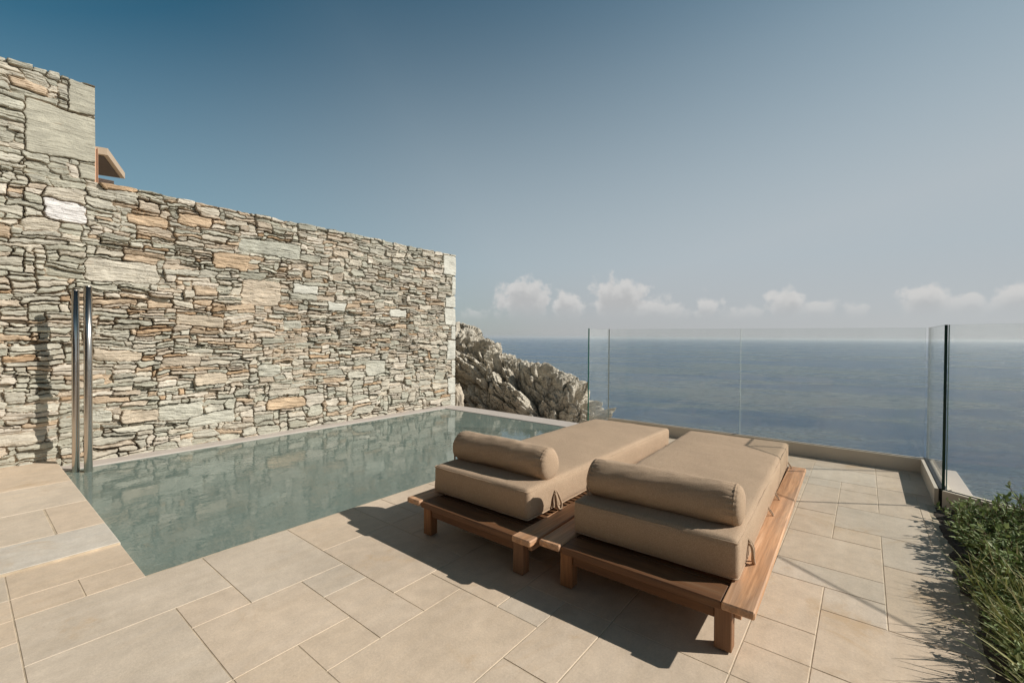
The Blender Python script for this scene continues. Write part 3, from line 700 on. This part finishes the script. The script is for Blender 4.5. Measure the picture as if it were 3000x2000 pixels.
# ------------------------------------------------------------------ daybeds
def rbox(name, sx, sy, sz, r, mat, parent, puff=.0, res=.018, seed=0, amp=.004):
    nx, ny, nz = [max(6,int(s/res)) for s in (sx,sy,sz)]
    V = []; F = []; key = {}
    def vid(i,j,k):
        if (i,j,k) in key: return key[(i,j,k)]
        key[(i,j,k)] = len(V); V.append((i/nx-.5, j/ny-.5, k/nz-.5)); return key[(i,j,k)]
    for i in range(nx):
        for j in range(ny):
            F.append((vid(i,j,0),vid(i,j+1,0),vid(i+1,j+1,0),vid(i+1,j,0))); F.append((vid(i,j,nz),vid(i+1,j,nz),vid(i+1,j+1,nz),vid(i,j+1,nz)))
    for i in range(nx):
        for k in range(nz):
            F.append((vid(i,0,k),vid(i+1,0,k),vid(i+1,0,k+1),vid(i,0,k+1))); F.append((vid(i,ny,k),vid(i,ny,k+1),vid(i+1,ny,k+1),vid(i+1,ny,k)))
    for j in range(ny):
        for k in range(nz):
            F.append((vid(0,j,k),vid(0,j,k+1),vid(0,j+1,k+1),vid(0,j+1,k))); F.append((vid(nx,j,k),vid(nx,j+1,k),vid(nx,j+1,k+1),vid(nx,j,k+1)))
    U = np.array(V); P = U*np.array((sx,sy,sz)); h = np.array((sx,sy,sz))/2-r
    C = np.clip(P,-h,h); D = P-C; L = np.linalg.norm(D,axis=1,keepdims=True)
    # faces keep their distance, edges become round
    mx = np.abs(D).max(1,keepdims=True); P = C+np.where(L>1e-9, D/np.maximum(L,1e-9)*mx, 0)
    fx = (1-(2*U[:,0])**4); fy = (1-(2*U[:,1])**4); fz = (1-(2*U[:,2])**2)
    P[:,2] += np.where(U[:,2]>.3, puff*fx*fy, 0)
    P[:,0] += np.sign(U[:,0])*np.where(np.abs(U[:,0])>.45, puff*.6*fz*fy, 0); P[:,1] += np.sign(U[:,1])*np.where(np.abs(U[:,1])>.45, puff*.6*fz*fx, 0)
    Q = P*np.array((3.2,3.2,6))+seed; n = (f3d(Q,3)-.5)*amp*2
    P += (P-C*.999)/np.maximum(np.linalg.norm(P-C*.999,axis=1,keepdims=True),1e-6)*n[:,None]
    return mesh_np(name, P, F, mat, parent, smooth=True)
def bolster(name, L, r, mat, parent, seed):
    na, nl = 72, 90; V = []; F = []
    prof = []
    for k in range(14): a = math.pi/2*k/13; prof.append((-L/2+.004-.030*math.cos(a)*1.0, r*.93*math.sin(a)**.62))
    prof.append((-L/2+.006, r*.965)); prof.append((-L/2+.010, r*.945))
    for k in range(nl+1): 
        u = k/nl; e = min(u,1-u)*L; prof.append((-L/2+.014+u*(L-.028), r*(1-.05*math.exp(-e/.02)+.015*math.sin(u*math.pi))))
    prof += [(-x, q) for x, q in reversed(prof[:16])]
    A = np.linspace(0,2*math.pi,na,endpoint=False)
    for (y, q) in prof:
        e = max(0, L/2-.014-abs(y)); pk = .0032*math.exp(-((e)/.03)**2) if abs(y) < L/2 else .001
        w_ = ((f2d(np.cos(A)*1.2+seed, np.full(na,y*4)+np.sin(A)*1.2, 3)-.5)*.018+(f2d(np.cos(A)*2.5+seed, np.full(na,y*14)+np.sin(A)*2.5, 2)-.5)*.006)*(q/r)
        rr = q*1.0 + w_ + pk*np.sin(A*26+seed)
        zz = np.sin(A)*rr; zz = np.where(zz<-r*.86, -r*.86+(zz+r*.86)*.25, zz)
        V += [(math.cos(a)*R_*1.02, y, z_) for a, R_, z_ in zip(A, rr, zz)]
    n = len(prof)
    for i in range(n-1):
        for k in range(na): k2=(k+1)%na; F.append((i*na+k,i*na+k2,(i+1)*na+k2,(i+1)*na+k))
    o = mesh_np(name, V, F, mat, parent, smooth=True); return o
def daybed(loc, rz, label, mat_y, mat_rz, seed, bol, labm):
    LX, HW, BW, ZT_ = 2.235, .4625, .112, .222
    o = empty('wooden_daybed', (loc[0],loc[1],0), rz, label, 'daybed', 'teak daybeds on the deck')
    # local frame: x from head (0) to foot, y 0 at the centre
    for s in (-1,1):
        b = MB(); y0, y1 = sorted((s*HW, s*(HW-BW))); b.box(0,LX,y0,y1,ZT_-.030,ZT_,.005); b.build('side_board', M_WX, o)
        b = MB(); y0, y1 = sorted((s*(HW-.060), s*(HW-.085))); b.box(.10,LX-.10,y0,y1,ZT_-.10,ZT_-.0315,.002); b.build('side_rail', M_WX, o)
        for x in (.058, LX-.118):
            y0, y1 = sorted((s*(HW-.125),s*(HW-.062))) if x > 1 else sorted((s*(HW-.148),s*(HW-.085)))
            b = MB(); b.box(x,x+.056,y0,y1,.006,ZT_-.0315,.003); lg = b.build('leg', M_WZ, o)
            b = MB(); b.box(x+.012,x+.05,y0+.012,y1-.012,0,.0055); b.build('foot_pad', M_GASKET, lg)
    for x0, x1 in ((.012,.150),(LX-.150,LX-.012)):
        b = MB(); b.box(x0,x1,-(HW-BW-.0015),HW-BW-.0015,ZT_-.038,ZT_-.006,.004); b.build('end_board', M_WY, o)
    for x0 in (.066, LX-.096):
        b = MB(); b.box(x0,x0+.024,-(HW-.1495),HW-.1495,ZT_-.105,ZT_-.0395,.002); b.build('end_rail', M_WY, o)
    x = .165
    while x < LX-.17:
        b = MB(); b.box(x,x+.030,-(HW-BW-.003),HW-BW-.003,ZT_-.036,ZT_-.012,.002); b.build('slat', M_WY, o); x += .047
    # mattress is loose: a thing of its own
    m = empty('mattress', (loc[0],loc[1],0), rz+mat_rz, labm[0], 'mattress', 'taupe daybed mattresses')
    mx = rbox('cushion', 2.105, .745, .168, .026, M_FAB, m, .011, .015, seed, .0060); mx.location = (.165+2.105/2, mat_y, ZT_+.0855)
    # piping seams round the top and the bottom edge
    for dz in (.070,-.074):
        b = MB(); pts = []; hx, hy, rr = 2.105/2-.0035, .745/2-.0035, .02
        for cx, cy, a0 in ((hx-rr,hy-rr,0),(-hx+rr,hy-rr,90),(-hx+rr,-hy+rr,180),(hx-rr,-hy+rr,270)):
            for a in range(0,91,15): q = math.radians(a0+a); pts.append((cx+rr*math.cos(q),cy+rr*math.sin(q)))
        out = []
        for i in range(len(pts)):
            p_, q_ = pts[i], pts[(i+1)%len(pts)]; n_ = max(1,int(math.dist(p_,q_)/.05))
            for k in range(n_): t_ = k/n_; out.append((p_[0]+(q_[0]-p_[0])*t_, p_[1]+(q_[1]-p_[1])*t_, dz+.001*math.sin(i+k*1.7)))
        out.append(out[0]); b.tube(out, .0040, 6, cap=False); b.build('piping', M_FAB, mx, smooth=True)
    # tie loops on the mattress side
    for xx in (-.18, .12, .95):
        for s in (-1,):
            b = MB(); pts = [(xx+.0+.012*math.sin(q), s*(.745/2+.006+.012*(1-math.cos(q))), -.055-.018*math.sin(q/2)+.01*math.cos(q)) for q in np.linspace(0,6.28,18)]
            b.tube(pts, .003, 6, cap=False); b.build('tie_loop', M_FAB, mx, smooth=True)
    # bolster with its cords: a thing of its own lying on the mattress
    bo = empty('bolster', (bol[0],bol[1],ZT_+.0855+.094), rz+mat_rz+bol[2], labm[1], 'bolster cushion', 'taupe bolster cushions')
    bb = bolster('cover', bol[3], .096, M_FAB, bo, seed); bb.location = (0,0,.070)
    hl = bol[3]/2
    b = MB()
    de = bol[4]
    for dx, ln, rr_ in ((0,.165,.0055),(.016,.185,.0065)):
        key = [(0,-hl+.006,-.050),(dx*.3,-hl-.022,-.056),(dx*.6,-de+.002,-.070),(dx,-de-.010,-.086),(dx*1.6,-de-.017,-.115),(dx*2.2+.012,-de-.015,-.15),(dx*1.5+.02,-de-.014,-ln),(dx+.006,-de-.022,-ln+.006),(-.008,-de-.020,-.15),(-.010,-de-.018,-.11),(-.006,-de-.012,-.088),(0,-(hl+de)/2,-.078)]
        pts = []
        for k in range(len(key)-1):
            for q in range(4):
                t_ = q/4; pts.append(tuple(key[k][c]*(1-t_)+key[k+1][c]*t_ for c in range(3)))
        for _ in range(2): pts = [pts[0]]+[tuple((pts[k-1][c]+2*pts[k][c]+pts[k+1][c])/4 for c in range(3)) for k in range(1,len(pts)-1)]+[pts[-1]]
        b.tube(pts, rr_, 8)
    b.build('cord', M_FAB, bo, smooth=True)
    b = MB(); pts = [(-.02-.05*q, hl+.004+.022*math.sin(q*3.1), .022-.045*q*q+.02*math.sin(q*3.1)) for q in np.linspace(0,1,12)]
    b.tube(pts, .0055, 7); b.build('cord', M_FAB, bo, smooth=True)
    return o
daybed((1.762,.757), .018, 'teak daybed at the right, nearest the camera and the planted bed', -.008, .016, 3.1, (2.112,.760,.018+.007,.672,.378),
       ('thick taupe mattress on the right daybed, nearest the planted bed','thick taupe bolster with hanging cords on the right mattress'))
daybed((1.705,1.700), -.004, 'teak daybed at the left, standing along the edge of the pool', .045, -.004, 8.7, (2.118,1.752,-.012,.700,.392),
       ('thick taupe mattress on the left daybed, beside the pool','thick taupe bolster with hanging cords on the left mattress beside the pool'))

# ------------------------------------------------------------------ house beyond the tower
def house():
    az_ = math.radians(70.2); e1 = Vector((math.cos(az_),math.sin(az_),0)); e2 = Vector((math.sin(az_),-math.cos(az_),0))  # e1 recedes, e2 to the right
    def at(px, py, depth):
        d = Fw*F_PX+R2*(px-1500)-U2*(py-1000); return Vector((0,0,CAM_H))+d*(depth/F_PX)
    A = at(316,435,11.5)
    o = empty('house', (A.x,A.y,2.4), az_, 'tan flat roofed house with deep overhang, seen past the right edge of the stone tower', 'house')
    z1 = A.z-2.4; L = 2.05
    b = MB(); b.box(0,L,0,5,z1-.18,z1,.004); rf = b.build('roof', M_TAN, o)
    b = MB(); b.box(.10,L-.10,.10,4.9,z1-.20,z1-.1815); b.build('soffit', M_DARKW, rf)
    b = MB(); b.box(1.25,1.75,.75,4.8,z1-.36,z1-.2015); b.build('timber_beam', M_WZ, o)
    b = MB(); b.box(1.3,1.7,2.6,4.8,0,z1-.3615); b.build('wall', M_TAN, o)
    b = MB(); b.box(.6,.62,.45,2.59,.0,z1-.2015); b.build('glass_screen', M_GLASS, o)
    return o
house()
o = empty('timber_post', (1.19,7.95,2.42), 0, 'pale orange timber post close behind the right edge of the tower', 'post')
def pxat(px, py, Y):
    d = Fw*F_PX+R2*(px-1500)-U2*(py-1000); return Vector((0,0,CAM_H))+d*(Y/d.y)
pa = pxat(281,432,7.2); pb = pxat(287.5,432,7.2); o.location = (pa.x,7.2,2.42); hh = pa.z-2.42
M_ORW = mat_simple('orange_timber', (.62,.34,.20), .6)
b = MB(); b.box(-.02,.004,0,.10,0,hh,.002); b.box(.013,pb.x-pa.x,0,.10,0,hh,.002); b.build('upright', M_ORW, o)
b = MB(); b.box(.0045,.0125,.03,.07,0,hh-.01); b.build('groove', M_WZ, o)
pc = pxat(302,541,7.6)
o = empty('slatted_table', (pc.x-.12,7.6,2.42), 0, 'small dark red slatted table on the upper terrace, just above the wall top', 'table')
for k in range(4):
    b = MB(); b.box(-.02,.20,-.15,.15,pc.z-2.42-.03+k*.018,pc.z-2.42-.018+k*.018); b.build('slat', M_DARKW, o)
for xx in (0,.16):
    b = MB(); b.box(xx,xx+.03,-.1,.1,0,pc.z-2.42-.032); b.build('leg', M_DARKW, o)

# ------------------------------------------------------------------ planted bed
b = MB(); n = 60
xs = np.linspace(-2.3,4.38,140); ys = np.linspace(-2.6,-.368,60); X, Y = np.meshgrid(xs,ys,indexing='ij')
Zs = .015+(f2d(X*9,Y*9,4)-.5)*.05-.03*np.exp((Y-(-.368))/.03*1.0)
idx = np.arange(X.size).reshape(X.shape); F4 = np.stack([idx[:-1,:-1],idx[1:,:-1],idx[1:,1:],idx[:-1,1:]],-1).reshape(-1,4)
Xc = X - np.clip(-(Y+.45)*.64,0,None)*np.clip((X-2.5)/1.88,0,1)
tag(mesh_np('bed_soil', np.stack([Xc.ravel(),Y.ravel(),Zs.ravel()],1), F4, M_SOIL, smooth=True), kind='structure')
M_LEAFA = mat_leaf('glossy_leaf', (.10,.14,.04), (.27,.34,.12), (.58,.56,.36))
M_LEAFB = mat_leaf('grass_blade', (.12,.14,.04), (.32,.33,.11), (.62,.48,.28))
def leaves(points, dirs, L, Wd, fold=.25, curl=.3, nseg=3, rnd=None):
    """folded leaves: each is a strip of nseg x 2 quads"""
    n = len(points); V = []; F = []; prof = np.sin(np.linspace(0,1,nseg+1)**.8*math.pi); prof[0] = .15; prof[-1] = .02
    d = dirs/np.linalg.norm(dirs,axis=1,keepdims=True); up = np.array((0,0,1.))+rng.normal(0,.45,(n,3)); s = np.cross(d,up); s /= np.linalg.norm(s,axis=1,keepdims=True)+1e-9; u = np.cross(s,d)
    Vs = []
    for k in range(nseg+1):
        t = k/nseg; c = points+d*(L*t)[:,None]-u*(L*curl*t*t)[:,None]
        wv = (Wd*prof[k])[:,None]
        Vs += [c-s*wv+u*wv*fold, c, c+s*wv+u*wv*fold]
    V = np.stack(Vs,1); m_ = 3*(nseg+1); base = np.arange(n)[:,None]*m_
    f = []
    for k in range(nseg):
        for q in (0,1): f.append([k*3+q, k*3+q+1, (k+1)*3+q+1, (k+1)*3+q])
    f = np.array(f); Fa = (base[:,None,:]+f[None]).reshape(-1,4) if False else (np.repeat(base,len(f),0).reshape(n,len(f),1)+f[None]).reshape(-1,4)
    return V.reshape(-1,3), Fa, m_
def shrub(x, y, R_, Hh, nstem, seed, label, lean=(0,0)):
    o = empty('leafy_shrub', (x,y,0), 0, label, 'shrub', 'leafy shrubs in the planted bed')
    b = MB(); pts = []; dr = []
    for i in range(nstem):
        a = rng.uniform(0,6.28); rr = R_*math.sqrt(rng.random()); tip = Vector((math.cos(a)*rr+lean[0], math.sin(a)*rr+lean[1], Hh*(1-.45*(rr/R_)**2)*rng.uniform(.72,1.08)))
        r0 = Vector((math.cos(a)*rr*.35, math.sin(a)*rr*.35, 0)); path = []
        for k in range(7):
            t = k/6; p_ = r0.lerp(tip,t)+Vector((rng.normal(0,.006),rng.normal(0,.006),0))*t; p_.z = tip.z*(t**.8); path.append(p_)
        b.tube(path, [.0035*(1-.6*k/6) for k in range(7)], 4)
        nl = int(rng.integers(12,20))
        for q in range(nl):
            t = .22+.78*(q+rng.random())/nl; kk = min(5,int(t*6)); p_ = path[kk].lerp(path[kk+1], t*6-kk); ax = (path[kk+1]-path[kk]).normalized()
            aa = q*2.4+rng.normal(0,.5); rad = Vector((math.cos(aa),math.sin(aa),rng.uniform(-.1,.5)))
            if t > .93: rad = rad*.5+ax
            pts.append(p_); dr.append(rad+ax*rng.uniform(.2,.9))
    b.build('stem', M_STEM, o)
    pts = np.array(pts); dr = np.array(dr); n = len(pts); L = rng.uniform(.022,.042,n)
    V, F, m_ = leaves(pts, dr, L, L*.24, .3, .25); c = np.repeat(np.clip(rng.beta(2,3.2,n),0,1), m_)
    mesh_np('foliage', V, F, M_LEAFA, o, col=np.stack([c]*3,1)); return o
def grass(x, y, R_, Hh, n, label, lean=(0,0)):
    o = empty('grass_clump', (x,y,0), 0, label, 'grass clump', 'grassy clumps in the planted bed')
    a = rng.uniform(0,6.28,n); rr = R_*np.sqrt(rng.random(n))*.75
    p = np.stack([np.cos(a)*rr,np.sin(a)*rr,rng.uniform(0,.08,n)],1)
    d = np.stack([np.cos(a)*.55*rng.random(n)+lean[0]+rng.normal(0,.32,n), np.sin(a)*.55*rng.random(n)+lean[1]+rng.normal(0,.32,n), rng.uniform(.35,1.1,n)],1)
    L = Hh*rng.uniform(.35,1.1,n); V, F, m_ = leaves(p, d, L, rng.uniform(.0016,.0042,n), .2, rng.uniform(.1,.5), 4)
    c = np.repeat(np.clip(rng.beta(2,2.2,n),0,1), m_)
    fo = mesh_np('blades', V, F, M_LEAFB, o, col=np.stack([c]*3,1))
    k = int(n*3.6)+70; a = rng.uniform(0,6.28,k); rr = R_*np.sqrt(rng.random(k)); p = np.stack([np.cos(a)*rr,np.sin(a)*rr,rng.uniform(.02,Hh*.62,k)],1)
    d = rng.normal(0,1,(k,3)); d[:,2] = np.abs(d[:,2])*.8+.2; L = rng.uniform(.016,.040,k); V, F, m_ = leaves(p, d, L, L*.19, .3, .2, 3)
    c = np.repeat(np.clip(rng.beta(2,3,k),0,1), m_); mesh_np('foliage', V, F, M_LEAFA, o, col=np.stack([c]*3,1))
    return o
sh = [(4.02,-.50,.20,.17,34),(3.80,-.62,.24,.24,46),(3.55,-.52,.22,.21,44),(3.95,-.80,.24,.36,34),(3.60,-.86,.26,.30,50),(3.30,-.60,.22,.24,46),(3.26,-.90,.26,.28,46),(3.05,-.52,.18,.22,36),(3.45,-1.15,.26,.30,40),(2.95,-.82,.24,.26,44)]
shl = ['low leafy shrub at the foot of the angled kerb, the farthest in the bed','leafy shrub beside the farthest one, below the angled glass','leafy shrub at the paving edge, second along it from the kerb','tall leafy sprigs rising in front of the angled glass','dense dark shrub behind the paving edge plants, mid bed','bushy shrub at the paving edge where it starts to bulge','dark shrub at the right frame side, behind the bulging one','small shrub at the paving edge just before the grassy part','shrub deepest in the bed against the glass','dark leafy shrub beside the first grassy clump']
for (x,y,R_,Hh,ns), lb in zip(sh,shl): shrub(x,y-.045,R_*.95,Hh*1.05,ns,0,lb)
gr = [(2.95,-.50,.20,.24,900,(-.1,.15)),(2.72,-.56,.22,.27,1100,(-.1,.18)),(2.48,-.52,.20,.25,1100,(-.12,.15)),(2.62,-.84,.24,.30,1000,(0,0)),(2.25,-.54,.20,.26,1100,(-.1,.12)),(2.02,-.52,.19,.24,1000,(-.1,.12)),(2.30,-.80,.24,.28,900,(0,0)),(1.80,-.50,.18,.22,900,(-.1,.1)),(1.58,-.50,.18,.20,700,(-.1,.1)),(1.95,-.76,.22,.26,700,(0,0)),(3.2,-.50,.12,.20,260,(-.1,.1)),(3.75,-.50,.10,.30,60,(-.05,.1))]
gl = ['light green grassy clump next to the shrubs at the paving edge','widest grassy clump casting long blade shadows on the slabs','grassy clump at the paving edge after the widest one','tall grassy clump at the right frame side behind the widest one','yellow green grassy clump halfway down the paving edge','dry straw tipped grassy clump low at the paving edge','grassy clump behind the halfway one at the frame edge','grassy clump at the bottom right corner of the bed','nearest grassy clump of the bed, at the frame bottom','grassy clump inside the bed near the bottom right corner','thin grass tuft growing among the shrubs','few pale stalks rising through the far shrubs']
for (x,y,R_,Hh,nn,ln), lb in zip(gr,gl): grass(x,y-.075,R_*1.1,Hh*.85,int(nn*.24),lb,(ln[0]*.6,ln[1]*.9))

# ------------------------------------------------------------------ sea air
m, t, p, o = newmat('sea_air'); t.n.remove(p)
pv = t.node('ShaderNodeVolumePrincipled', {'Color': (.90,.93,.96,1), 'Density': 1e-4, 'Anisotropy': .2}); t.l.new(pv.outputs[0], o.inputs['Volume'])
b = MB(); b.box(-58000,58000,-58000,58000,-43.5,14); hzo = tag(b.build('haze', m), kind='stuff')

# ------------------------------------------------------------------ the suite added unseen behind the camera to cut sky fill
def sky_blocker():
    o = empty('unseen_sky_blocker', (-3.1,1.5,0), 0, 'unseen dark timber suite with tall glass doors at the near end of the terrace', 'light blocker')
    M_DT = mat_simple('dark_timber', (.055,.040,.028), .7); M_DG = mat_simple('door_glass', (.02,.022,.022), .06, vary=.05, bs=0)
    b = MB(); b.box(-4,-.06,-7.4,4.35,-.3,3.45); b.build('wall', M_DT, o)
    b = MB(); b.box(-4.1,1.0,-7.5,4.38,3.453,3.63,.004); b.build('roof', M_TAN, o)
    b = MB(); b.box(-4.0,.9,-7.4,4.3,3.42,3.4515); b.build('soffit', M_DARKW, o)
    for y in (-3.6,-1.7,.2,2.1):
        f = MB(); f.box(-.055,0,y,y+.05,.02,2.5); f.box(-.055,0,y+1.8,y+1.85,.02,2.5); f.box(-.055,0,y+.051,y+1.799,.02,.09); f.box(-.055,0,y+.051,y+1.799,2.43,2.5); d = f.build('door', M_DARKW, o)
        f = MB(); f.box(-.04,-.02,y+.052,y+1.798,.092,2.428); f.build('pane', M_DG, d)
sky_blocker()
